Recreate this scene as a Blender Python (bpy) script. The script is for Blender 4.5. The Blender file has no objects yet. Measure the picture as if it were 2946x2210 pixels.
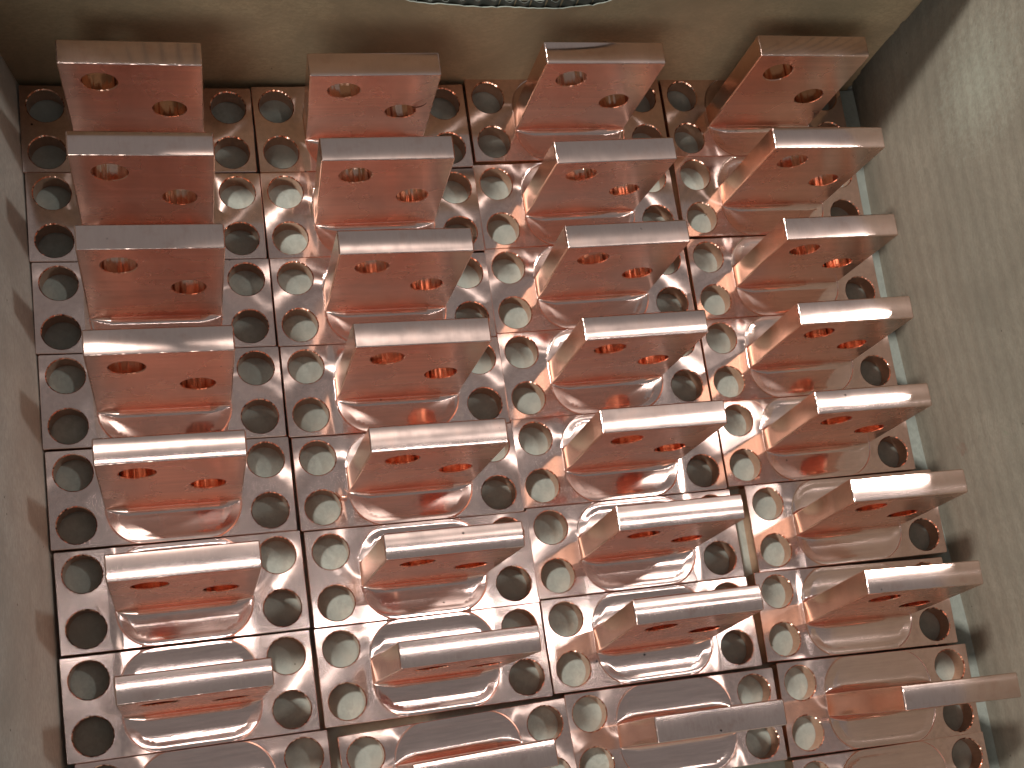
import bpy, math, random
import numpy as np
from mathutils import Matrix, Vector
from mathutils.geometry import delaunay_2d_cdt

random.seed(7)
rng = np.random.RandomState(11)
MM = 0.001
sc = bpy.context.scene
col = sc.collection

# ------------------------------------------------------------------ camera
cam_d = bpy.data.cameras.new('camera')
cam = bpy.data.objects.new('camera', cam_d)
col.objects.link(cam)
sc.camera = cam
R = np.array([[0.961746984678012, -0.14072662833826624, 0.23502926102784566],
              [-0.08945634937018172, -0.972265120562692, -0.21609742454405761],
              [0.25892141475766683, 0.18680618676520905, -0.9476619384390885]])
CW, CH = 2212.0, 1659.0
F, PX, PY = 2662.74, 1175.77, 1110.24
cam_d.sensor_fit = 'HORIZONTAL'
cam_d.sensor_width = 36.0
cam_d.lens = F / CW * 36.0
cam_d.shift_x = (CW / 2 - PX) / CW
cam_d.shift_y = (PY - CH / 2) / CW
cam_d.clip_start = 0.01
cam_d.clip_end = 60.0
CP = Vector((15.8387, -296.2929, 529.1785)) * MM
mw = Matrix(((R[0][0], -R[1][0], -R[2][0], CP.x),
             (R[0][1], -R[1][1], -R[2][1], CP.y),
             (R[0][2], -R[1][2], -R[2][2], CP.z),
             (0, 0, 0, 1)))
cam.matrix_world = mw

# ------------------------------------------------------------------ world and lamps (indoor workshop light)
w = bpy.data.worlds.new('World')
sc.world = w
w.use_nodes = True
w.node_tree.nodes['Background'].inputs[0].default_value = (0.96, 1.0, 1.0, 1)
w.node_tree.nodes['Background'].inputs[1].default_value = 0.148
sc.view_settings.view_transform = 'Standard'
sc.view_settings.look = 'None'
sc.view_settings.exposure = 0.32
sc.view_settings.gamma = 1.0
sc.cycles.use_denoising = True
sc.cycles.max_bounces = 10
sc.cycles.glossy_bounces = 8
sc.cycles.diffuse_bounces = 4
sc.cycles.sample_clamp_indirect = 1.3
sc.cycles.blur_glossy = 1.0
sc.cycles.caustics_reflective = True


def area(name, loc, target, sx, sy, radiance, colr, spin=None):
    d = bpy.data.lights.new(name, 'AREA')
    d.shape = 'RECTANGLE'
    d.size, d.size_y = sx, sy
    d.energy = radiance * math.pi * sx * sy
    d.color = colr
    o = bpy.data.objects.new(name, d)
    col.objects.link(o)
    o.location = loc
    v = Vector(target) - Vector(loc)
    o.rotation_euler = v.to_track_quat('-Z', 'Y').to_euler()
    if spin is not None:
        o.rotation_euler = spin
    return o


TGT = Vector((0.16, -0.16, 0))
KEY = Vector((-0.43, 0.30, 0.86)).normalized()
area('work_lamp', TGT + KEY * 2.0, TGT, 0.15, 0.15, 640, (1.0, 0.96, 0.90))
KEY2 = Vector((0.52, 0.20, 0.83)).normalized()
area('second_work_lamp', TGT + KEY2 * 2.6, TGT, 0.14, 0.14, 240, (1.0, 0.98, 0.94))
# broad soft fill, added front left to brighten the back panel
area('soft_fill', (-1.6, -2.7, 2.2), TGT, 2.2, 1.3, 5.5, (1.0, 0.98, 0.92))
# one thin ceiling tube, seen as streaks in the near rows
area('tube_lamp', (0.45, 0.05, 2.4), (0.45, 0.05, 0), 1.5, 0.020, 22, (0.97, 1.0, 1.0), (0, 0, 0))


# ------------------------------------------------------------------ materials
class NT:
    def __init__(self, name):
        self.m = bpy.data.materials.new(name)
        self.m.use_nodes = True
        self.t = self.m.node_tree
        self.b = self.t.nodes['Principled BSDF']

    def n(self, typ, **kw):
        nd = self.t.nodes.new(typ)
        for k, v in kw.items():
            if k.startswith('i_'):
                nd.inputs[k[2:]].default_value = v
            else:
                setattr(nd, k, v)
        return nd

    def l(self, a, b):
        self.t.links.new(a, b)

    def coords(self, scale, rnd=True):
        tc = self.n('ShaderNodeTexCoord')
        mp = self.n('ShaderNodeMapping')
        mp.inputs['Scale'].default_value = scale
        self.l(tc.outputs['Object'], mp.inputs['Vector'])
        if rnd:
            oi = self.n('ShaderNodeObjectInfo')
            mu = self.n('ShaderNodeMath', operation='MULTIPLY')
            mu.inputs[1].default_value = 900.0
            self.l(oi.outputs['Random'], mu.inputs[0])
            self.l(mu.outputs[0], mp.inputs['Location'])
        return mp.outputs['Vector']

    def noise(self, vec, scale, detail=3, rough=0.5, dist=0.0):
        nd = self.n('ShaderNodeTexNoise')
        nd.inputs['Scale'].default_value = scale
        nd.inputs['Detail'].default_value = detail
        nd.inputs['Roughness'].default_value = rough
        nd.inputs['Distortion'].default_value = dist
        self.l(vec, nd.inputs['Vector'])
        return nd.outputs['Fac']

    def ramp(self, fac, stops):
        r = self.n('ShaderNodeValToRGB')
        e = r.color_ramp.elements
        while len(e) < len(stops):
            e.new(0.5)
        for el, (p, c) in zip(e, stops):
            el.position = p
            el.color = c if len(c) == 4 else (*c, 1)
        self.l(fac, r.inputs['Fac'])
        return r.outputs['Color']

    def rng(self, fac, a, b, lo, hi):
        r = self.n('ShaderNodeMapRange')
        r.inputs['From Min'].default_value = a
        r.inputs['From Max'].default_value = b
        r.inputs['To Min'].default_value = lo
        r.inputs['To Max'].default_value = hi
        self.l(fac, r.inputs['Value'])
        return r.outputs['Result']

    def bump(self, h, dist, strength=1.0, prev=None):
        b = self.n('ShaderNodeBump')
        b.inputs['Distance'].default_value = dist
        b.inputs['Strength'].default_value = strength
        self.l(h, b.inputs['Height'])
        if prev is not None:
            self.l(prev, b.inputs['Normal'])
        return b.outputs['Normal']

    def mix(self, fac, a, b, mode='MIX'):
        m = self.n('ShaderNodeMix', data_type='RGBA', blend_type=mode)
        for s, v in ((m.inputs['Factor'], fac), (m.inputs[6], a), (m.inputs[7], b)):
            if isinstance(v, (int, float)):
                s.default_value = v
            elif isinstance(v, tuple):
                s.default_value = v if len(v) == 4 else (*v, 1)
            else:
                self.l(v, s)
        return m.outputs[2]


def copper(name, base, r0, r1, grain, grain_h, wave_h=0.0, aniso=0.0, arot=0.0, stain=0.35, speck=True, fine=None, land=False, two=None):
    """grain: mapping scale per mm of the milling lines; grain_h: their height in mm"""
    k = NT(name)
    v_iso = k.coords((1000, 1000, 1000))
    v_gr = k.coords(tuple(1000 * g for g in grain))
    smudge = k.noise(v_iso, 0.05, 3, 0.5, 0.0)
    patch = k.noise(v_iso, 0.16, 4, 0.6, 0.0)
    gr = k.noise(v_gr, 1.0, 3, 0.6)
    dark = tuple(c * f for c, f in zip(base, (0.80, 0.66, 0.60)))
    c = k.mix(k.rng(patch, *((0.53, 0.72) if two else (0.45, 0.80)), 0, stain), base, dark)
    c = k.mix(k.rng(gr, 0.35, 0.68, 0, two[4] if two else 0.55), c, tuple(x * 0.74 for x in base))
    if speck:
        vo = k.n('ShaderNodeTexVoronoi', feature='F1')
        vo.inputs['Scale'].default_value = 0.085
        k.l(v_iso, vo.inputs['Vector'])
        sp = k.rng(vo.outputs['Distance'], 0.030, 0.055, 1, 0)
        sp2 = k.n('ShaderNodeMath', operation='MULTIPLY')
        k.l(sp, sp2.inputs[0])
        k.l(k.rng(patch, 0.50, 0.58, 0, 1), sp2.inputs[1])
        c = k.mix(sp2.outputs[0], c, (0.05, 0.03, 0.025))
    k.l(c, k.b.inputs['Base Color'])
    k.b.inputs['Metallic'].default_value = 1.0
    k.b.inputs['Anisotropic'].default_value = aniso
    k.b.inputs['Anisotropic Rotation'].default_value = arot
    if land:
        # face-cutter marks: the scatter direction turns round each end of the upright
        def mt(op, a, b=None, c=None):
            q = k.n('ShaderNodeMath', operation=op)
            for i_, v_ in enumerate((a, b, c)):
                if v_ is None:
                    continue
                if isinstance(v_, (int, float)):
                    q.inputs[i_].default_value = v_
                else:
                    k.l(v_, q.inputs[i_])
            return q.outputs[0]
        sp_ = k.n('ShaderNodeSeparateXYZ')
        k.l(k.coords((1000, 1000, 1000), False), sp_.inputs[0])
        X_, Y_ = sp_.outputs[0], sp_.outputs[1]
        sg = mt('SIGN', X_)
        ax_ = mt('SUBTRACT', mt('ABSOLUTE', X_), 22.0)
        rr = mt('SQRT', mt('ADD', mt('MULTIPLY', ax_, ax_), mt('MULTIPLY', Y_, Y_)))
        phi = mt('ARCTAN2', Y_, ax_)
        beta = mt('MULTIPLY', mt('EXPONENT', mt('DIVIDE', mt('SUBTRACT', 8.0, rr), 14.0)), 1.66)
        oi_ = k.n('ShaderNodeObjectInfo')
        idx = oi_.outputs['Object Index']
        sgn = mt('MULTIPLY_ADD', idx, -2.0, 1.0)
        ph = mt('MULTIPLY_ADD', idx, 1.47, -1.29)
        wob = mt('MULTIPLY_ADD', k.noise(v_iso, 0.25, 2, 0.5), 0.20, -0.10)
        az = mt('ADD', mt('ADD', phi, mt('MULTIPLY', sgn, beta)), mt('ADD', ph, wob))
        cb = k.n('ShaderNodeCombineXYZ')
        k.l(mt('MULTIPLY', mt('COSINE', az), sg), cb.inputs[0])
        k.l(mt('SINE', az), cb.inputs[1])
        vt = k.n('ShaderNodeVectorTransform', vector_type='VECTOR', convert_from='OBJECT', convert_to='WORLD')
        k.l(cb.outputs[0], vt.inputs[0])
        k.l(vt.outputs[0], k.b.inputs['Tangent'])
    elif aniso:
        tg = k.n('ShaderNodeTangent', direction_type='UV_MAP', uv_map='grain')
        k.l(tg.outputs[0], k.b.inputs['Tangent'])
    k.l(k.rng(smudge, 0.25, 0.75, r0, r1), k.b.inputs['Roughness'])
    nm = k.bump(gr, grain_h * MM)
    if wave_h:
        nm = k.bump(k.noise(v_iso, 0.09, 2, 0.5, 0.4), wave_h * MM, 1.0, nm)
    if fine:
        nm = k.bump(k.noise(k.coords(tuple(1000 * g for g in fine[0])), 1.0, 2, 0.5), fine[1] * MM, 1.0, nm)
    k.l(nm, k.b.inputs['Normal'])
    if land or two:
        # most of the facing is near mirror bright, the cutter marks scatter the rest
        b2 = k.n('ShaderNodeBsdfPrincipled')
        k.l(c, b2.inputs['Base Color'])
        b2.inputs['Metallic'].default_value = 1.0
        k.l(k.rng(smudge, 0.25, 0.75, *((0.05, 0.11) if land else two[:2])), b2.inputs['Roughness'])
        k.l(nm, b2.inputs['Normal'])
        mx = k.n('ShaderNodeMixShader')
        k.l(k.rng(patch, 0.3, 0.7, *((0.18, 0.38) if land else two[2:4])), mx.inputs[0])
        k.l(b2.outputs[0], mx.inputs[1])
        k.l(k.b.outputs[0], mx.inputs[2])
        k.l(mx.outputs[0], k.t.nodes['Material Output'].inputs['Surface'])
    return k.m


CU = (0.94, 0.675, 0.60)
M_PLATE = copper('milled_copper_plate', CU, 0.15, 0.19, (0.06, 0.7, 1.0), 0.006, 0.022, 1.0, 0.0, stain=0.15, two=(0.05, 0.10, 0.25, 0.5, 0.5))
M_LAND = copper('faced_copper_land', CU, 0.21, 0.24, (0.5, 0.5, 0.5), 0.001, 0.004, 1.0, 0.0, stain=0.15, land=True)
M_FACE = copper('brushed_copper_face', (0.90, 0.61, 0.50), 0.22, 0.31, (0.012, 0.6, 0.36), 0.016, 0.006, 0.75, 0.25, stain=0.18)
M_TOP = copper('satin_copper_edge', (0.91, 0.665, 0.59), 0.16, 0.19, (1.6, 0.12, 0.5), 0.002, 0.0, 1.0, 0.0, 0.45, two=(0.08, 0.13, 0.22, 0.42, 0.22))
M_SIDE = copper('side_milled_copper', (0.93, 0.60, 0.44), 0.15, 0.27, (1.0, 0.5, 0.9), 0.030, 0.035, fine=((1, 3.0, 0.4), 0.012))
M_BORE = copper('bored_copper', (0.90, 0.55, 0.42), 0.08, 0.15, (1.4, 1.4, 0.15), 0.03, 0.0, speck=False)


def board(name, base, mottle, flute=None, fuzz=0.05, stains=(), scuff=0.25):
    """kraft board. flute: (axis index, period mm, height mm)"""
    k = NT(name)
    v = k.coords((1000, 1000, 1000), False)
    fib = k.noise(k.coords((700, 700, 1500), False), 1.3, 5, 0.75, 0.6)
    big = k.noise(v, 0.018, 5, 0.62, 0.8)
    mid = k.noise(v, 0.10, 4, 0.6, 0.3)
    pulp = k.noise(k.coords((520, 420, 900), False), 0.8, 3, 0.7, 0.4)
    c = k.mix(k.rng(big, 0.34, 0.68, 0, 1), base, mottle)
    c = k.mix(k.rng(fib, 0.32, 0.70, 0, 0.40), c, tuple(x * 0.62 for x in base))
    c = k.mix(k.rng(pulp, 0.40, 0.60, 0, 0.5), c, tuple(x * 0.60 for x in base))
    c = k.mix(k.rng(mid, 0.45, 0.75, 0, scuff), c, tuple(min(1, x * 1.25) for x in mottle))
    vo = k.n('ShaderNodeTexVoronoi', feature='F1')
    vo.inputs['Scale'].default_value = 0.07
    k.l(v, vo.inputs['Vector'])
    c = k.mix(k.rng(vo.outputs['Distance'], 0.022, 0.04, 0.75, 0), c, (0.05, 0.04, 0.03))
    for (cx, cy, cz, rad, colr, amt) in stains:
        mp = k.n('ShaderNodeVectorMath', operation='DISTANCE')
        mp.inputs[1].default_value = (cx, cy, cz)
        k.l(v, mp.inputs[0])
        ad = k.n('ShaderNodeMath', operation='MULTIPLY_ADD')
        k.l(k.noise(v, 0.35, 4, 0.7), ad.inputs[0])
        ad.inputs[1].default_value = rad * 1.9
        k.l(mp.outputs['Value'], ad.inputs[2])
        c = k.mix(k.rng(ad.outputs[0], rad * 0.8, rad * 1.8, amt, 0), c, colr)
    k.l(c, k.b.inputs['Base Color'])
    k.b.inputs['Roughness'].default_value = 0.86
    k.b.inputs['Specular IOR Level'].default_value = 0.22
    nm = k.bump(fib, fuzz * MM)
    if flute:
        sx = k.n('ShaderNodeSeparateXYZ')
        k.l(v, sx.inputs[0])
        ad = k.n('ShaderNodeMath', operation='MULTIPLY_ADD')
        k.l(k.noise(v, 0.03, 2), ad.inputs[0])
        ad.inputs[1].default_value = 6.0
        k.l(sx.outputs[flute[0]], ad.inputs[2])
        mu = k.n('ShaderNodeMath', operation='MULTIPLY')
        k.l(ad.outputs[0], mu.inputs[0])
        mu.inputs[1].default_value = 2 * math.pi / flute[1]
        si = k.n('ShaderNodeMath', operation='SINE')
        k.l(mu.outputs[0], si.inputs[0])
        nm = k.bump(si.outputs[0], flute[2] * MM, 1.0, nm)
    k.l(nm, k.b.inputs['Normal'])
    return k.m


M_BACK = board('kraft_board_back', (0.33, 0.262, 0.165), (0.20, 0.155, 0.10), None, 0.05)
M_RIGHT = board('kraft_board_right', (0.225, 0.205, 0.162), (0.16, 0.143, 0.112), (2, 9.0, 0.07), 0.32,
                stains=((368, -183, 22, 6, (0.14, 0.05, 0.03), 0.85), (370, -185, 56, 5, (0.05, 0.17, 0.07), 0.8),
                        (370, -188, 61, 4, (0.05, 0.17, 0.07), 0.8), (370, -30, 90, 40, (0.30, 0.33, 0.27), 0.5)))
M_LEFT = board('kraft_board_left', (0.46, 0.445, 0.40), (0.30, 0.27, 0.23), None, 0.05)
M_EDGE = board('torn_board_edge', (0.22, 0.235, 0.205), (0.15, 0.16, 0.14), None, 0.05)
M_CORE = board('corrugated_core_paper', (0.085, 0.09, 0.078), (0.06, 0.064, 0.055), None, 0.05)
M_SHEET = board('grey_green_sheet', (0.245, 0.262, 0.232), (0.16, 0.17, 0.15), None, 0.05, scuff=0.5)
M_FLOOR = board('workshop_floor', (0.16, 0.18, 0.175), (0.12, 0.135, 0.13), None, 0.05)


# ------------------------------------------------------------------ mesh helper with analytic normals
class Patch:
    def __init__(self):
        self.v, self.n, self.uv, self.f, self.fm = [], [], [], [], []

    def add(self, v, n, f, uv, mat=0):
        o = len(self.v)
        self.v += [tuple(map(float, p)) for p in v]
        self.n += [tuple(map(float, p)) for p in n]
        self.uv += [tuple(map(float, p)) for p in uv]
        self.f += [tuple(int(i) + o for i in q) for q in f]
        self.fm += [mat] * len(f)

    def strip(self, a, b, na, nb, closed, mat=0, uva=None, uvb=None):
        """quads between polylines a and b; the face looks along na"""
        m = len(a)
        uva = uva or [(i, 0) for i in range(m)]
        uvb = uvb or [(i, 1) for i in range(m)]
        f = []
        for i in range(m if closed else m - 1):
            j = (i + 1) % m
            q = (i, j, m + j, m + i)
            p0, p1, p2 = np.array(a[i]), np.array(a[j]), np.array(b[i])
            if np.dot(np.cross(p1 - p0, p2 - p0), np.array(na[i])) < 0:
                q = q[::-1]
            f.append(q)
        self.add(list(a) + list(b), list(na) + list(nb), f, list(uva) + list(uvb), mat)

    def mesh(self, name, mats):
        me = bpy.data.meshes.new(name)
        me.from_pydata([tuple(c * MM for c in p) for p in self.v], [], self.f)
        for m in mats:
            me.materials.append(m)
        me.polygons.foreach_set('material_index', self.fm)
        me.polygons.foreach_set('use_smooth', [True] * len(self.f))
        uvl = me.uv_layers.new(name='grain')
        li = np.empty(len(me.loops), dtype=np.int32)
        me.loops.foreach_get('vertex_index', li)
        uvl.data.foreach_set('uv', np.array(self.uv)[li].astype(np.float32).ravel())
        me.update()
        me.normals_split_custom_set_from_vertices([Vector(n).normalized() for n in self.n])
        return me


def cdt(outline, holes, pts):
    """triangles of the outline minus the holes, using extra interior points"""
    vs, es = [], []
    for loop in [outline] + holes:
        o = len(vs)
        vs += [Vector((float(p[0]), float(p[1]))) for p in loop]
        es += [(o + i, o + (i + 1) % len(loop)) for i in range(len(loop))]
    vs += [Vector((float(p[0]), float(p[1]))) for p in pts]
    r = delaunay_2d_cdt(vs, es, [], 0, 1e-5)
    V = np.array([(p.x, p.y) for p in r[0]])
    T = np.array([t for t in r[2]])
    c = V[T].mean(1)

    def inside(poly, c):
        poly = np.array(poly)
        res = np.zeros(len(c), bool)
        for i in range(len(poly)):
            x1, y1 = poly[i]
            x2, y2 = poly[(i + 1) % len(poly)]
            hit = ((y1 > c[:, 1]) != (y2 > c[:, 1])) & (c[:, 0] < (x2 - x1) * (c[:, 1] - y1) / (y2 - y1 + 1e-12) + x1)
            res ^= hit
        return res
    k = inside(outline, c)
    for h in holes:
        k &= ~inside(h, c)
    T = T[k]
    a = V[T]
    ar = (a[:, 1, 0] - a[:, 0, 0]) * (a[:, 2, 1] - a[:, 0, 1]) - (a[:, 1, 1] - a[:, 0, 1]) * (a[:, 2, 0] - a[:, 0, 0])
    T[ar < 0] = T[ar < 0][:, ::-1]
    return V, T[np.abs(ar) > 1e-7]


def circle(cx, cy, r, n, ph=0.0):
    a = np.arange(n) * 2 * math.pi / n + ph
    return np.stack([cx + r * np.cos(a), cy + r * np.sin(a)], 1)


def rrect(hx, hy, r, n=6):
    out = []
    for sx, sy, a0 in ((1, 1, 0), (-1, 1, 90), (-1, -1, 180), (1, -1, 270)):
        for i in range(n + 1):
            a = math.radians(a0 + 90 * i / n)
            out.append((sx * (hx - r) + r * math.cos(a), sy * (hy - r) + r * math.sin(a)))
    return np.array(out)


def densify(loop, step):
    out = []
    m = len(loop)
    for i in range(m):
        a, b = np.array(loop[i]), np.array(loop[(i + 1) % m])
        k = max(1, int(np.linalg.norm(b - a) / step))
        out += [a + (b - a) * j / k for j in range(k)]
    return np.array(out)


# ------------------------------------------------------------------ the bracket: base plate
PW, PD, PT = 99.7, 41.95, 8.6
TW, TT, TH = 55.4, 10.55, 65.3
HX, HY, HR = 39.3, 11.22, 7.75
ZB, RF, RT = -0.22, 0.7, 3.6
PHY, PR = PD / 2 + 0.6, 15.5


def sdf(x, y):
    qx, qy = np.abs(x) - (TW / 2 - PR), np.abs(y) - (PHY - PR)
    return np.hypot(np.maximum(qx, 0), np.maximum(qy, 0)) + np.minimum(np.maximum(qx, qy), 0) - PR


def height(x, y, kd, ox, oy):
    x, y = np.asarray(x, float), np.asarray(y, float)
    s = sdf(x, y)
    r = np.hypot(x - ox, y - oy)
    land = kd * np.log(np.maximum(r, 24.0) / 45.0)
    edge = np.clip((np.abs(x) - 25.0) / 6.0, 0, 1)
    land = land * edge * edge * (3 - 2 * edge)
    d = np.clip(-s, 0, None)
    t = np.clip((RF - d) / RF, 0, 1)
    pocket = ZB * (1 - t ** 2.0)
    fade = np.clip(1 - d / 6.0, 0, 1)
    trough = -0.30 * np.clip(1 - ((np.abs(y) - 12.5) / 7.0) ** 2, 0, 1) * np.clip(d / 4, 0, 1)
    h = np.where(s >= 0, land, land * fade + pocket + trough)
    tap = np.clip((TW / 2 - np.abs(x)) / 9.0, 0.02, 1) ** 0.6
    rt = RT * tap
    dt = np.clip((np.abs(y) - TT / 2) / rt, 0, 1)
    rise = rt * (1 - np.sqrt(np.clip(1 - (1 - dt) ** 2, 0, 1)))
    return h + np.where(s < 0, rise, 0)


def plate_mesh(name, kd, ox, oy, seed):
    rs = np.random.RandomState(seed)
    CH, HC = 0.22, 0.45
    out = densify(rrect(PW / 2 - CH, PD / 2 - CH, 0.5), 1.2)
    NH = 72
    hc = [(sx * HX, sy * HY) for sx in (-1, 1) for sy in (1, -1)]
    holes = [circle(a, b, HR + HC, NH) for a, b in hc]
    pts = []
    gx = np.arange(-PW / 2 + 1, PW / 2 - 0.9, 1.25)
    gy = np.arange(-PD / 2 + 0.9, PD / 2 - 0.8, 1.05)
    for i, y in enumerate(gy):
        for x in gx + (0.6 if i % 2 else 0):
            if abs(x) > PW / 2 - 0.8 or (abs(y) < TT / 2 - 0.8 and abs(x) < TW / 2 - 1):
                continue
            if min(math.hypot(x - a, y - b) for a, b in hc) < HR + HC + 0.5:
                continue
            if abs(sdf(x, y) + RF / 2) < RF / 2 + 0.5:
                continue
            if abs(x) < TW / 2 and abs(abs(y) - TT / 2 - RT / 2) < RT / 2 + 0.3:
                continue
            pts.append((x, y))
    base = rrect(TW / 2, PHY, PR, 26)
    base = densify(base, 1.0)
    nrm = base - np.array([np.clip(base[:, 0], -(TW / 2 - PR), TW / 2 - PR), np.clip(base[:, 1], -(PHY - PR), PHY - PR)]).T
    nrm /= np.linalg.norm(nrm, axis=1)[:, None] + 1e-9
    for off in (0.10, -0.001, -0.12, -0.26, -0.4, -0.55, -0.68, -0.8, -1.0):
        for p, q in zip(base, nrm):
            s = p + q * off
            if abs(s[0]) < TW / 2 - 0.05 and abs(s[1]) < TT / 2 + RT:
                continue
            if abs(s[1]) < PD / 2 - CH - 0.1:
                pts.append(tuple(s))
    for dd in (0.0, 0.03, 0.1, 0.22, 0.4, 0.65, 1.0, 1.4, 1.9, 2.5, 3.1, 3.6):
        for x in np.concatenate([np.arange(-TW / 2 + 4, TW / 2 - 3.9, 1.1), -TW / 2 + np.array([.1, .5, 1, 1.6, 2.4, 3.2]), TW / 2 - np.array([.1, .5, 1, 1.6, 2.4, 3.2])]):
            for s in (1, -1):
                pts.append((x, s * (TT / 2 + dd)))
    V, T = cdt(out, holes, pts)
    x, y = V[:, 0], V[:, 1]
    H = lambda a, b: height(a, b, kd, ox, oy)
    z = H(x, y)
    e = 0.06
    nx, ny = -(H(x + e, y) - H(x - e, y)) / (2 * e), -(H(x, y + e) - H(x, y - e)) / (2 * e)
    # the rim itself keeps the normal of the land outside it
    N = np.stack([nx, ny, np.ones_like(nx)], 1)
    N /= np.linalg.norm(N, axis=1)[:, None]
    P = Patch()
    onland = sdf(V[T].mean(1)[:, 0], V[T].mean(1)[:, 1]) > 0
    P.add(np.stack([x, y, z], 1), N, T[~onland], np.stack([x, y], 1), 0)
    P.add(np.stack([x, y, z], 1), N, T[onland], np.stack([x, y], 1), 3)
    # outer chamfer and side walls
    o2 = densify(rrect(PW / 2, PD / 2, 0.6), 1.2)
    k = min(len(out), len(o2))
    ang = np.arctan2(out[:, 1] / PD, out[:, 0] / PW)
    scale = np.array([(p[0] * PW / (PW - 2 * CH), p[1] * PD / (PD - 2 * CH)) for p in out])
    nn = np.array([(1 if abs(p[0]) > PW / 2 - 0.4 else 0, 1 if abs(p[1]) > PD / 2 - 0.4 else 0) for p in scale], float)
    nn *= np.sign(scale)
    nn /= np.linalg.norm(nn, axis=1)[:, None] + 1e-9
    zo = H(out[:, 0], out[:, 1])
    a = np.column_stack([out, zo])
    b = np.column_stack([scale, zo - CH])
    n45 = np.column_stack([nn, np.full(len(nn), 0.9)])
    P.strip(a, b, n45, n45, True, 0)
    c = np.column_stack([scale, np.full(len(scale), -PT)])
    n0 = np.column_stack([nn, np.zeros(len(nn))])
    P.strip(b, c, n0, n0, True, 1)
    for (hx, hy), loop in zip(hc, holes):
        aa = np.arange(NH) * 2 * math.pi / NH
        inn = circle(hx, hy, HR, NH)
        zl = H(loop[:, 0], loop[:, 1])
        jit = 0.45 * np.sign(np.sin(aa * 14 + rs.rand() * 6)) * rs.rand(NH) + 0.12 * rs.randn(NH)
        d = np.column_stack([-np.cos(aa + jit), -np.sin(aa + jit), np.full(NH, 0.95) + 0.5 * rs.randn(NH) * 0.5])
        P.strip(np.column_stack([loop, zl]), np.column_stack([inn, zl - HC]), d, d, True, 2)
        d0 = np.column_stack([-np.cos(aa), -np.sin(aa), np.zeros(NH)])
        P.strip(np.column_stack([inn, zl - HC]), np.column_stack([inn, np.full(NH, -PT)]), d0, d0, True, 2)
    # underside
    bo, bh = np.array(scale), [circle(a_, b_, HR, NH) for a_, b_ in hc]
    V2, T2 = cdt(bo, bh, [])
    P.add(np.column_stack([V2, np.full(len(V2), -PT)]), [(0, 0, -1)] * len(V2), T2[:, ::-1], V2, 1)
    return P.mesh(name, [M_PLATE, M_SIDE, M_BORE, M_LAND])


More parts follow.
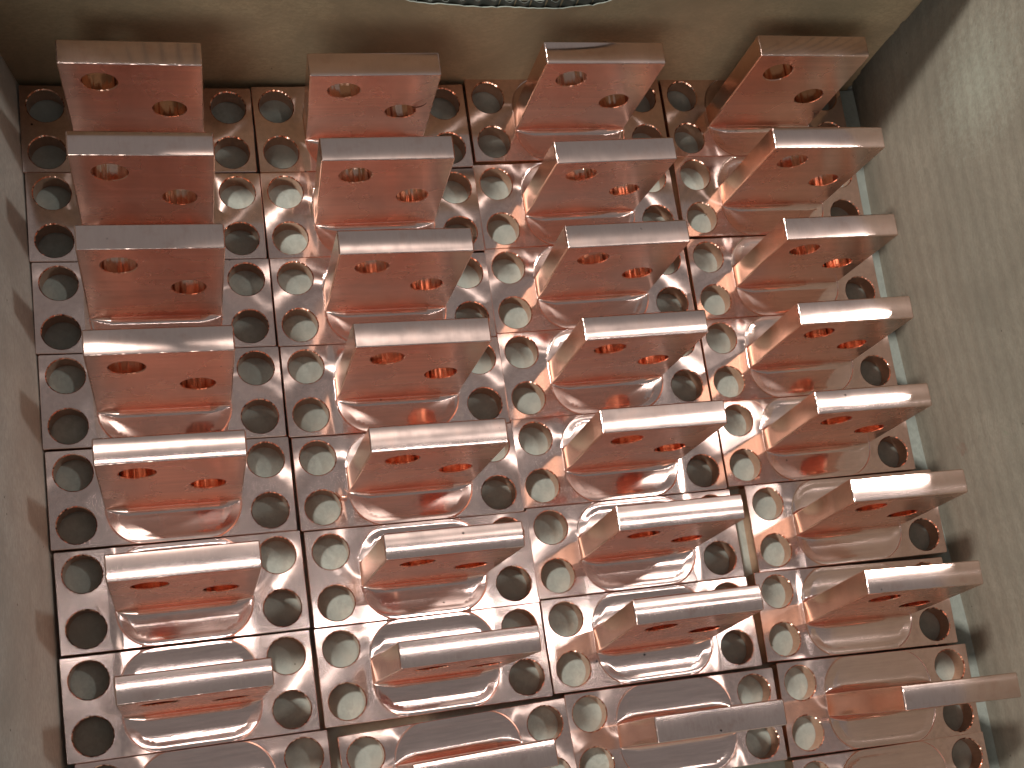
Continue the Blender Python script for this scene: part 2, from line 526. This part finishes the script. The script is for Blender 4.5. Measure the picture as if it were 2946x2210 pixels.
def tab_mesh(name, crown, seed):
    """origin at the foot of the tab (z = ZB of the plate)"""
    rs = np.random.RandomState(seed)
    H, z0, C = TH - ZB, -1.0, 0.55
    hw, ht = TW / 2, TT / 2
    NH, HRT, HC = 64, 6.95, 0.3
    hc = [(-12.86, 51.08 - ZB), (13.67, 29.19 - ZB)]
    P = Patch()
    out = np.array([(-hw + C, z0), (hw - C, z0), (hw - C, H - C), (-hw + C, H - C)])
    holes = [circle(a, b, HRT + HC, NH) for a, b in hc]
    gp = [(x, z) for x in np.arange(-hw + 4, hw - 3, 6.0) for z in np.arange(3, H - 3, 6.0)
          if min(math.hypot(x - a, z - b) for a, b in hc) > HRT + 2]
    V, T = cdt(densify(out, 4), holes, gp)
    for s in (-1, 1):
        v = np.column_stack([V[:, 0], np.full(len(V), s * ht), V[:, 1]])
        P.add(v, [(0, s, 0)] * len(v), T if s < 0 else T[:, ::-1], V, 0)
        # hole chamfers
        for (hx, hz), loop in zip(hc, holes):
            aa = np.arange(NH) * 2 * math.pi / NH
            inn = circle(hx, hz, HRT, NH)
            jit = 0.25 * rs.randn(NH)
            d = np.column_stack([-np.cos(aa + jit), np.full(NH, s * 0.9), -np.sin(aa + jit)])
            P.strip(np.column_stack([loop[:, 0], np.full(NH, s * ht), loop[:, 1]]),
                    np.column_stack([inn[:, 0], np.full(NH, s * (ht - HC)), inn[:, 1]]), d, d, True, 3)
    for hx, hz in hc:
        aa = np.arange(NH) * 2 * math.pi / NH
        inn = circle(hx, hz, HRT, NH)
        jit = 0.16 * rs.randn(NH) + 0.22 * np.sin(aa * 9 + rs.rand() * 6)
        d = np.column_stack([-np.cos(aa + jit), np.zeros(NH), -np.sin(aa + jit)])
        P.strip(np.column_stack([inn[:, 0], np.full(NH, -(ht - HC)), inn[:, 1]]),
                np.column_stack([inn[:, 0], np.full(NH, ht - HC), inn[:, 1]]), d, d, True, 3)
    # top, slightly crowned, in strips across y
    ys = np.linspace(-ht + C, ht - C, 13)
    cz = lambda y: H - crown * (y / ht) ** 2
    sl = lambda y: 2 * crown * y / ht ** 2
    xs = (-hw + C, hw - C)
    for y0, y1 in zip(ys, ys[1:]):
        a = [(xs[0], y0, cz(y0)), (xs[1], y0, cz(y0))]
        b = [(xs[0], y1, cz(y1)), (xs[1], y1, cz(y1))]
        P.strip(a, b, [(0, sl(y0), 1)] * 2, [(0, sl(y1), 1)] * 2, False, 1,
                [(p[0], p[1]) for p in a], [(p[0], p[1]) for p in b])
    # chamfers of the top edges and of the vertical edges
    zt = cz(ht - C)
    for s in (-1, 1):
        n = 40
        xx = np.linspace(xs[0], xs[1], n)
        wob = 0.05 * rs.randn(n)
        a = np.column_stack([xx, np.full(n, s * (ht - C)), np.full(n, zt)])
        b = np.column_stack([xx, np.full(n, s * ht), np.full(n, H - C)])
        nr0 = np.column_stack([wob, np.full(n, s * 0.25), np.full(n, 1.0)])
        nr1 = np.column_stack([wob, np.full(n, s * 1.0), np.full(n, 0.35)])
        P.strip(a, b, nr0, nr1, False, 1, [(q[0], 0) for q in a], [(q[0], 1) for q in b])
        # end chamfer of the top
        m = len(ys)
        a = np.column_stack([np.full(m, s * (hw - C)), ys, cz(ys)])
        b = np.column_stack([np.full(m, s * hw), ys, np.full(m, H - C)])
        wob = 0.1 * rs.randn(m)
        P.strip(a, b, np.column_stack([np.full(m, s * 0.4), wob, np.ones(m)]), np.column_stack([np.full(m, s * 0.9), wob, np.full(m, 0.5)]), False, 1)
        for t in (-1, 1):
            a = [(s * (hw - C), t * ht, z0), (s * (hw - C), t * ht, H - C)]
            b = [(s * hw, t * (ht - C), z0), (s * hw, t * (ht - C), H - C)]
            P.strip(a, b, [(s * 0.2, t, 0)] * 2, [(s, t * 0.2, 0)] * 2, False, 2)
            # corner
            q = [(s * (hw - C), t * (ht - C), zt), (s * hw, t * (ht - C), H - C), (s * (hw - C), t * ht, H - C)]
            f = (0, 1, 2) if s * t > 0 else (0, 2, 1)
            P.add(q, [(s * .3, t * .3, 1), (s, t * .3, .4), (s * .3, t, .4)], [f], [(0, 0), (1, 0), (0, 1)], 1)
        # narrow side faces, with a slight swell near the foot
        zs = np.array([z0, 1.5, 3.0, 4.5, 6.0, 9.0, 20.0, 40.0, H - C])
        dx = 0.0 * zs
        yy = (-ht + C, ht - C)
        for i in range(len(zs) - 1):
            a = [(s * hw, yy[0], zs[i]), (s * hw, yy[1], zs[i])]
            b = [(s * hw, yy[0], zs[i + 1]), (s * hw, yy[1], zs[i + 1])]
            na = 0.30 * max(0, 1 - zs[i] / 8)
            nb = 0.30 * max(0, 1 - zs[i + 1] / 8)
            P.strip(a, b, [(s, 0, na)] * 2, [(s, 0, nb)] * 2, False, 2)
    return P.mesh(name, [M_FACE, M_TOP, M_SIDE, M_BORE])


PLATES = [plate_mesh('base_plate', 0.8, 0, 0, 1), plate_mesh('base_plate', 0.5, 2, 2, 2), plate_mesh('base_plate', 1.1, -2, -2, 3)]
TABS = [tab_mesh('upright_tab', 0.24, 1), tab_mesh('upright_tab', 0.16, 2), tab_mesh('upright_tab', 0.32, 3)]

# column, row, x, y, turn, tab lean about x, about y (degrees)
SPOTS = [
    (1, 1, -0.13, 0.22, -0.99, 2.48, 0.63), (1, 2, 0.21, -41.77, -0.98, 0.2, 1.5), (1, 3, 0.27, -83.53, -0.96, -1.95, 1.89),
    (1, 4, 0.48, -125.28, -0.83, -1.39, 1.59), (1, 5, 0.79, -167.61, -0.34, -1.32, 1.93), (1, 6, 1.61, -210.49, 0.14, -0.69, 2.33),
    (1, 7, 1.22, -253.73, 0.42, 0.17, 2.84), (1, 8, 4.2, -296.2, 0.28, 0.3, 2.4),
    (2, 1, 100.45, 0.23, 0.38, 6.38, -2.18), (2, 2, 100.42, -42.79, 0.06, 2.29, -1.36), (2, 3, 100.5, -85.03, -0.21, 1.36, 0.99),
    (2, 4, 100.9, -126.98, -0.22, -0.84, 2.34), (2, 5, 101.67, -168.95, -0.02, 0.15, 2.74), (2, 6, 102.8, -210.95, 0.23, 0.63, 2.46),
    (2, 7, 102.72, -252.95, 0.48, 0.4, 3.13), (2, 8, 108.37, -297.6, 2.08, 0.43, -1.68),
    (3, 1, 201.66, 3.89, 0.14, 4.24, -1.01), (3, 2, 199.9, -40.31, 1.32, 6.47, -1.93), (3, 3, 199.9, -83.2, 0.68, 2.97, -2.54),
    (3, 4, 200.25, -125.32, 0.66, 2.27, -1.71), (3, 5, 200.96, -167.38, 0.28, 0.73, -1.25), (3, 6, 202.06, -209.4, 0.16, -0.19, -1.69),
    (3, 7, 202.9, -251.5, 0.29, -3.5, -1.42), (3, 8, 207.37, -294.6, -0.13, -0.2, -4.21),
    (4, 1, 302.71, 4.48, 0.06, 0.99, 0.11), (4, 2, 302.23, -38.87, -0.44, 3.54, -0.95), (4, 3, 300.86, -81.86, 0.33, 4.05, -2.28),
    (4, 4, 300.3, -124.0, 0.3, 1.93, -2.61), (4, 5, 300.95, -166.05, 0.02, 0.85, -3.2), (4, 6, 308.92, -208.4, -0.2, -1.24, -2.43),
    (4, 7, 306.2, -251.3, -1.42, -3.74, -1.54), (4, 8, 309.28, -294.8, -1.36, 1.42, 1.74), (4, 9, 309.2, -338.0, -0.08, 0.4, 0.3),
]
ORD = {1: 'first', 2: 'second', 3: 'third', 4: 'fourth', 5: 'fifth', 6: 'sixth', 7: 'seventh', 8: 'eighth', 9: 'ninth'}
COLN = {1: 'the column along the dark left board', 2: 'the second column from the left board',
        3: 'the third column from the left board', 4: 'the column along the bright right board'}
SPECIAL = {
    (1, 1): 'copper bracket in the back left corner, between back panel and dark left board',
    (4, 1): 'copper bracket in the back right corner, beside the torn edge of the back panel',
    (2, 1): 'copper bracket against the back panel in second column, with a burr at its lower hole',
    (3, 1): 'copper bracket against the back panel in third column, below the hand hole',
    (4, 9): 'copper bracket cut off by the bottom right corner of the picture, only its plate showing',
    (1, 8): 'copper bracket cut off at the bottom left, its plate alone showing under the picture edge',
    (4, 8): 'copper bracket at lower right whose upright reaches furthest over the bright right board',
    (2, 8): 'copper bracket at the bottom edge in second column, across the wide dark gap',
}


def tag(o, label=None, cat=None, group=None, kind=None):
    if label: o['label'] = label
    if cat: o['category'] = cat
    if group: o['group'] = group
    if kind: o['kind'] = kind
    return o


def link(name, data, parent=None):
    o = bpy.data.objects.new(name, data)
    col.objects.link(o)
    if parent is not None:
        o.parent = parent
    return o


rad = math.radians
M_DARK = copper('oxidised_copper', (0.20, 0.12, 0.09), 0.3, 0.45, (1, 1, 1), 0.01, speck=False)


def tube(name, pts, rad_, mat, parent=None):
    P = Patch()
    pts = [np.array(p, float) for p in pts]
    n = 6
    rings, nrm = [], []
    for i, p in enumerate(pts):
        t = pts[min(i + 1, len(pts) - 1)] - pts[max(i - 1, 0)]
        t /= np.linalg.norm(t)
        s = np.cross(t, (0.3, 0.2, 1.0))
        s /= np.linalg.norm(s)
        u = np.cross(t, s)
        rr = rad_ * (1 - 0.75 * i / (len(pts) - 1))
        d = [math.cos(k * 2 * math.pi / n) * s + math.sin(k * 2 * math.pi / n) * u for k in range(n)]
        rings.append([p + q * rr for q in d])
        nrm.append(d)
    for i in range(len(pts) - 1):
        P.strip(rings[i], rings[i + 1], nrm[i], nrm[i + 1], True, 0)
    return link(name, P.mesh(name, [mat]), parent)


TILT = 0.22
pos = {(q[0], q[1]): q[3] for q in SPOTS}
OPEN = {(2, 7), (3, 7), (4, 5), (4, 6), (4, 7)}          # a clear gap is seen in front of these
for (c, r, x, y, th, lx, ly) in SPOTS:
    gaps = [abs(pos[(c, r)] - pos[(c, r + d)]) for d in (-1, 1)
            if (c, r + d) in pos and (c, min(r, r + d)) not in OPEN]
    fit = min(max((min(gaps) - 0.3) / PD, 0.99), 1.03) if gaps else 1.0
    if c == 4 and 3 <= r <= 6:
        x, ly = x + 0.9, ly - 0.78
    t = link('copper_bracket', None)
    t.empty_display_size = 0.02
    t.location = (x * MM, y * MM, 0)
    t.rotation_mode = 'XYZ'
    t.rotation_euler = (rad(lx * TILT + rng.uniform(-.25, .25)), rad(ly * TILT + rng.uniform(-.25, .25)), rad(th))
    lab = SPECIAL.get((c, r), 'copper bracket, %s from the back panel in %s' % (ORD[r], COLN[c]))
    tag(t, lab, 'bracket', 'machined copper brackets packed in rows in the box')
    p = link('base_plate', PLATES[(c * 2 + r) % 3], t)
    p.scale.y = fit
    p.pass_index = 0 if (c, r) in ((1, 1), (1, 2), (2, 1), (1, 6), (1, 7), (2, 6), (3, 8), (4, 8), (4, 2)) else 1
    q = t.rotation_euler
    me = TABS[(c + r * 2) % 3].copy()
    # the stock is not dead square: the upright leans a little on its foot
    kx, ky = math.tan(rad(ly) - q.y), -math.tan(rad(lx) - q.x)
    me.transform(Matrix(((1, 0, kx, 0), (0, 1, ky, 0), (0, 0, 1, 0), (0, 0, 0, 1))))
    u = link('upright_tab', me, t)
    u.location = (0.02 * MM, -0.21 * MM, ZB * MM)
    if (c, r) == (2, 1):
        zz = [29.2 - ZB + q_ for q_ in (4.2, 5.6, 7.4, 9.2, 10.6)]
        pp = [(13.67 + a_ + kx * z_, -TT / 2 - b_ + ky * z_, z_) for a_, b_, z_ in zip((5.2, 6.6, 8.2, 9.6, 10.4), (0.1, 0.7, 1.1, 1.2, 0.9), zz)]
        bu = tube('burr', pp, 0.42, M_DARK, t)
        bu.location = u.location

# ------------------------------------------------------------------ cardboard box
def hole_z(x):
    a, b, cx, cz = 60.0, 23.2, 157.0, 82.0
    t = 1 - np.abs((x - cx) / a) ** 3
    return np.where(t > 0, cz - b * np.clip(t, 0, 1) ** (1 / 3), np.nan), np.where(t > 0, cz + b * np.clip(t, 0, 1) ** (1 / 3), np.nan)


BX0, BX1, BZ0, BZ1 = -58.0, 363.5, -13.0, 150.0
YB = 25.0


def ragged_edge(n, amp, seed):
    rs = np.random.RandomState(seed)
    v = np.cumsum(rs.randn(n)) * amp * 0.35
    v -= np.linspace(v[0], v[-1], n)
    return v + rs.randn(n) * amp * 0.35


def liner(name, y0, th, mat, seed, parent):
    n = 260
    zs = np.linspace(BZ0, BZ1, n)
    right = np.column_stack([BX1 + np.clip(ragged_edge(n, 0.7, seed), -2.2, 2.2), zs])
    out = np.vstack([[(BX0, BZ0)], right, [(BX0, BZ1)]])
    xs = 157.0 + 60.0 * np.sin(np.linspace(-math.pi / 2, math.pi / 2, 90))
    lo, hi = hole_z(np.clip(xs, 97.01, 216.99))
    jag = ragged_edge(90, 0.55, seed + 5)
    bot = np.column_stack([xs, lo + jag])
    top = np.column_stack([xs, hi])[::-1]
    hole = np.vstack([bot, top[1:-1]])
    pts = [(x, z) for x in np.arange(BX0 + 10, BX1 - 8, 18) for z in np.arange(0, BZ1 - 5, 18) if not (90 < x < 224 and 50 < z < 110)]
    V, T = cdt(out, [hole], pts)
    P = Patch()
    wob = lambda a: 0.9 * np.sin(a[:, 0] * 0.021 + 1) * np.clip(a[:, 1] / 120, 0, 1)
    P.add(np.column_stack([V[:, 0], y0 + wob(V), V[:, 1]]), [(0, -1, 0)] * len(V), T, V, 0)
    P.add(np.column_stack([V[:, 0], y0 + th + wob(V), V[:, 1]]), [(0, 1, 0)] * len(V), T[:, ::-1], V, 0)
    for lp, sg in ((out, 1), (hole, -1)):
        lp = np.array(lp)
        nx = np.roll(lp, -1, 0) - np.roll(lp, 1, 0)
        nr = np.column_stack([nx[:, 1], np.zeros(len(lp)), -nx[:, 0]])
        area_ = np.sum(lp[:, 0] * np.roll(lp[:, 1], -1) - np.roll(lp[:, 0], -1) * lp[:, 1])
        nr *= sg * (1 if area_ > 0 else -1)
        nr /= np.linalg.norm(nr, axis=1)[:, None] + 1e-9
        P.strip(np.column_stack([lp[:, 0], y0 + wob(lp), lp[:, 1]]), np.column_stack([lp[:, 0], y0 + th + wob(lp), lp[:, 1]]), nr, nr, True, 1)
    return link(name, P.mesh(name, [mat, M_EDGE]), parent)


box = link('cardboard_box', None)
box.location = (0.156, 0.025, -0.013)
tag(box, 'open brown cardboard box holding the copper brackets, back panel with torn hand hole', 'box')


def slab(name, corners, th, mat, parent, nu=24, nv=10, bow=0.0, seed=0):
    """thick board from 4 corners (a,b,c,d going round), thickness away from the inside (to the right of ab x ad)"""
    a, b, c, d = [np.array(q, float) for q in corners]
    n = np.cross(b - a, d - a)
    n /= np.linalg.norm(n)
    rs = np.random.RandomState(seed)
    ph = rs.rand(4) * 6
    P = Patch()
    g, gn = [], []
    def f(u, v):
        p = (a * (1 - u) + b * u) * (1 - v) + (d * (1 - u) + c * u) * v
        return p + n * bow * (0.6 * math.sin(3.1 * u + ph[0]) * (0.4 + v) + 0.4 * math.sin(7 * u + 2 * v + ph[1]))
    us, vs = np.linspace(0, 1, nu + 1), np.linspace(0, 1, nv + 1)
    gr = np.array([[f(u, v) for u in us] for v in vs])
    nn = np.zeros_like(gr)
    for j, v in enumerate(vs):
        for i, u in enumerate(us):
            t1, t2 = f(u + 1e-3, v) - f(u - 1e-3, v), f(u, v + 1e-3) - f(u, v - 1e-3)
            q = np.cross(t1, t2)
            nn[j, i] = q / np.linalg.norm(q)
    idx = lambda j, i: j * (nu + 1) + i
    fs = [(idx(j, i), idx(j, i + 1), idx(j + 1, i + 1), idx(j + 1, i)) for j in range(nv) for i in range(nu)]
    flat, fn = gr.reshape(-1, 3), nn.reshape(-1, 3)
    uv = [(i, j) for j in range(nv + 1) for i in range(nu + 1)]
    P.add(flat, fn, fs, uv, 0)
    P.add(flat - fn * th, -fn, [q[::-1] for q in fs], uv, 0)
    for e, dr in ((gr[0], a - d), (gr[-1], d - a), (gr[:, 0], a - b), (gr[:, -1], b - a)):
        dr = dr / np.linalg.norm(dr)
        P.strip(e, e - n * th, [dr] * len(e), [dr] * len(e), False, 1)
    return link(name, P.mesh(name, [mat, M_EDGE]), parent)


parts = []
front = liner('back_panel', YB, 0.5, M_BACK, 3, None)
parts.append(front)
# corrugated core and rear liner of the back panel
P = Patch()
xs = np.arange(BX0 + 1, BX1 - 2.5, 0.6)
wave = lambda x: YB + 1.65 + 1.1 * np.sin(x * 2 * math.pi / 7.1)
lo, hi = hole_z(xs)
jag = ragged_edge(len(xs), 0.7, 21)
for i in range(len(xs) - 1):
    segs = [(BZ0, BZ1)] if (np.isnan(lo[i]) or np.isnan(lo[i + 1])) else [(BZ0, None), (None, BZ1)]
    for s in segs:
        za = [s[0], s[0]] if s[0] is not None else [hi[i], hi[i + 1]]
        zb = [s[1], s[1]] if s[1] is not None else [lo[i] - 0.4 + 0.5 * jag[i], lo[i + 1] - 0.4 + 0.5 * jag[i + 1]]
        for off, sg in ((0.0, -1), (0.35, 1)):
            a = [(xs[i], wave(xs[i]) + off, za[0]), (xs[i + 1], wave(xs[i + 1]) + off, za[1])]
            b = [(xs[i], wave(xs[i]) + off, zb[0]), (xs[i + 1], wave(xs[i + 1]) + off, zb[1])]
            P.strip(a, b, [(0, sg, 0)] * 2, [(0, sg, 0)] * 2, False, 0)
        if s[1] is None:
            a = [(xs[i], wave(xs[i]), zb[0]), (xs[i + 1], wave(xs[i + 1]), zb[1])]
            b = [(xs[i], wave(xs[i]) + 0.35, zb[0]), (xs[i + 1], wave(xs[i + 1]) + 0.35, zb[1])]
            P.strip(a, b, [(0, 0, 1)] * 2, [(0, 0, 1)] * 2, False, 0)
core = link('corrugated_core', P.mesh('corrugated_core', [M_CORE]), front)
rear = liner('rear_liner', YB + 3.1, 0.5, M_BACK, 8, front)

XR = [(371.5, 62), (368, 15), (362.3, -20), (361.0, -95), (364.0, -186), (369, -273), (370.5, -420)]
# right side board: bowed, built from a swept outline
P = Patch()
zsr = np.linspace(-13, 162, 30)
ysr = np.linspace(75, -430, 90)
px, py = np.array([p[0] for p in XR])[::-1], np.array([p[1] for p in XR])[::-1]


def xr(y, z):
    k = np.ones(9) / 9
    return np.interp(y, py, px) + 0.03 * (z + 13) + 0.8 * np.sin(y * 0.021 + 1) * np.clip(z / 120, 0, 1)


G = np.array([[(xr(y, z), y, z) for y in ysr] for z in zsr])
# smooth the swept outline
for _ in range(6):
    G[:, 1:-1, 0] = (G[:, :-2, 0] + 2 * G[:, 1:-1, 0] + G[:, 2:, 0]) / 4
ty, tz = np.gradient(G, axis=1), np.gradient(G, axis=0)
N = np.cross(tz, ty)
N /= np.linalg.norm(N, axis=2)[:, :, None]
if N[..., 0].mean() > 0:
    N = -N
nu = len(ysr)
fs = [(j * nu + i, j * nu + i + 1, (j + 1) * nu + i + 1, (j + 1) * nu + i) for j in range(len(zsr) - 1) for i in range(nu - 1)]
p0, p1, p3 = G[0, 0], G[0, 1], G[1, 0]
if np.dot(np.cross(p1 - p0, p3 - p0), N[0, 0]) < 0:
    fs = [q[::-1] for q in fs]
uvs = [(y, z) for z in zsr for y in ysr]
P.add(G.reshape(-1, 3), N.reshape(-1, 3), fs, uvs, 0)
P.add(G.reshape(-1, 3) - N.reshape(-1, 3) * 4.5, -N.reshape(-1, 3), [q[::-1] for q in fs], uvs, 0)
P.strip(G[-1], G[-1] - N[-1] * 4.5, [(0, 0, 1)] * nu, [(0, 0, 1)] * nu, False, 1)
right = link('right_board', P.mesh('right_board', [M_RIGHT, M_EDGE]))
parts.append(right)

LH = 118
left = slab('left_board', [(-53.2, -430, -13), (-53.2, 30, -13), (-53.2 - 19, 30, LH), (-53.2 - 19, -430, LH)], -4.5, M_LEFT, None, 40, 10, 1.0, 4)
parts.append(left)
corner_shade = slab('corner_shade_board', [(238, 36, -13), (374, 36, -13), (378, 36, 160), (242, 36, 160)], 4.0, M_BACK, None, 10, 10, 0.8, 9)  # added behind the torn edge to keep the corner gap dark
parts.append(corner_shade)
left_shade = slab('left_shade_board', [(-74.5, -62, LH - 4), (-74.5, 30, LH - 4), (-92, 30, 330), (-92, -62, 330)], -4.5, M_LEFT, None, 10, 10, 1.0, 14)  # added out of view, blocks the main lamp from the rear left brackets
parts.append(left_shade)
frontb = slab('front_board', [(376, -432, -13), (-54, -432, -13), (-60, -438, 80), (380, -438, 80)], 4.5, M_LEFT, None, 30, 6, 0.8, 6)
parts.append(frontb)
bot = slab('bottom_board', [(-54, -432, -14), (376, -432, -14), (376, 60, -14), (-54, 60, -14)], 4.5, M_LEFT, None, 12, 12, 0, 6)
parts.append(bot)
bpy.context.view_layer.update()
for p in parts:
    p.parent = box
    p.matrix_parent_inverse = box.matrix_world.inverted()

# interleaf sheet under the brackets
sh = slab('separator_sheet', [(-52, -428, -PT - 0.05), (371, -428, -PT - 0.05), (366, 24.2, -PT - 0.05), (-52, 24.2, -PT - 0.05)], 3.0, M_SHEET, None, 20, 20, 0, 5)
tag(sh, 'grey green separator sheet lying flat under all the copper brackets', 'sheet')

# swarf left on the parts
def curl(name, pts, rad_, label):
    return tag(tube(name, pts, rad_, M_BORE), label, 'metal shaving', 'loose copper shavings')


curl('copper_shaving', [(68, -174.2, 1.0), (70, -176.5, 2.0), (72.5, -177, 3.2), (73.2, -175, 4.5), (71.5, -173.8, 5.2)], 0.7,
     'small dark curl of copper shaving beside an upright foot in the second column')
curl('copper_shaving', [(272, -146, 0.4), (274, -147.2, 0.6), (277, -149.5, 0.7), (279, -152.5, 0.4)], 0.25,
     'thin copper hair lying on a plate in the right hand column')

# workshop floor seen through the hand hole
P = Patch()
P.add([(-3000, -3000, -60), (3000, -3000, -60), (3000, 3000, -60), (-3000, 3000, -60)], [(0, 0, 1)] * 4, [(0, 1, 2, 3)], [(0, 0), (1, 0), (1, 1), (0, 1)])
fl = link('floor', P.mesh('floor', [M_FLOOR]))
tag(fl, kind='structure')
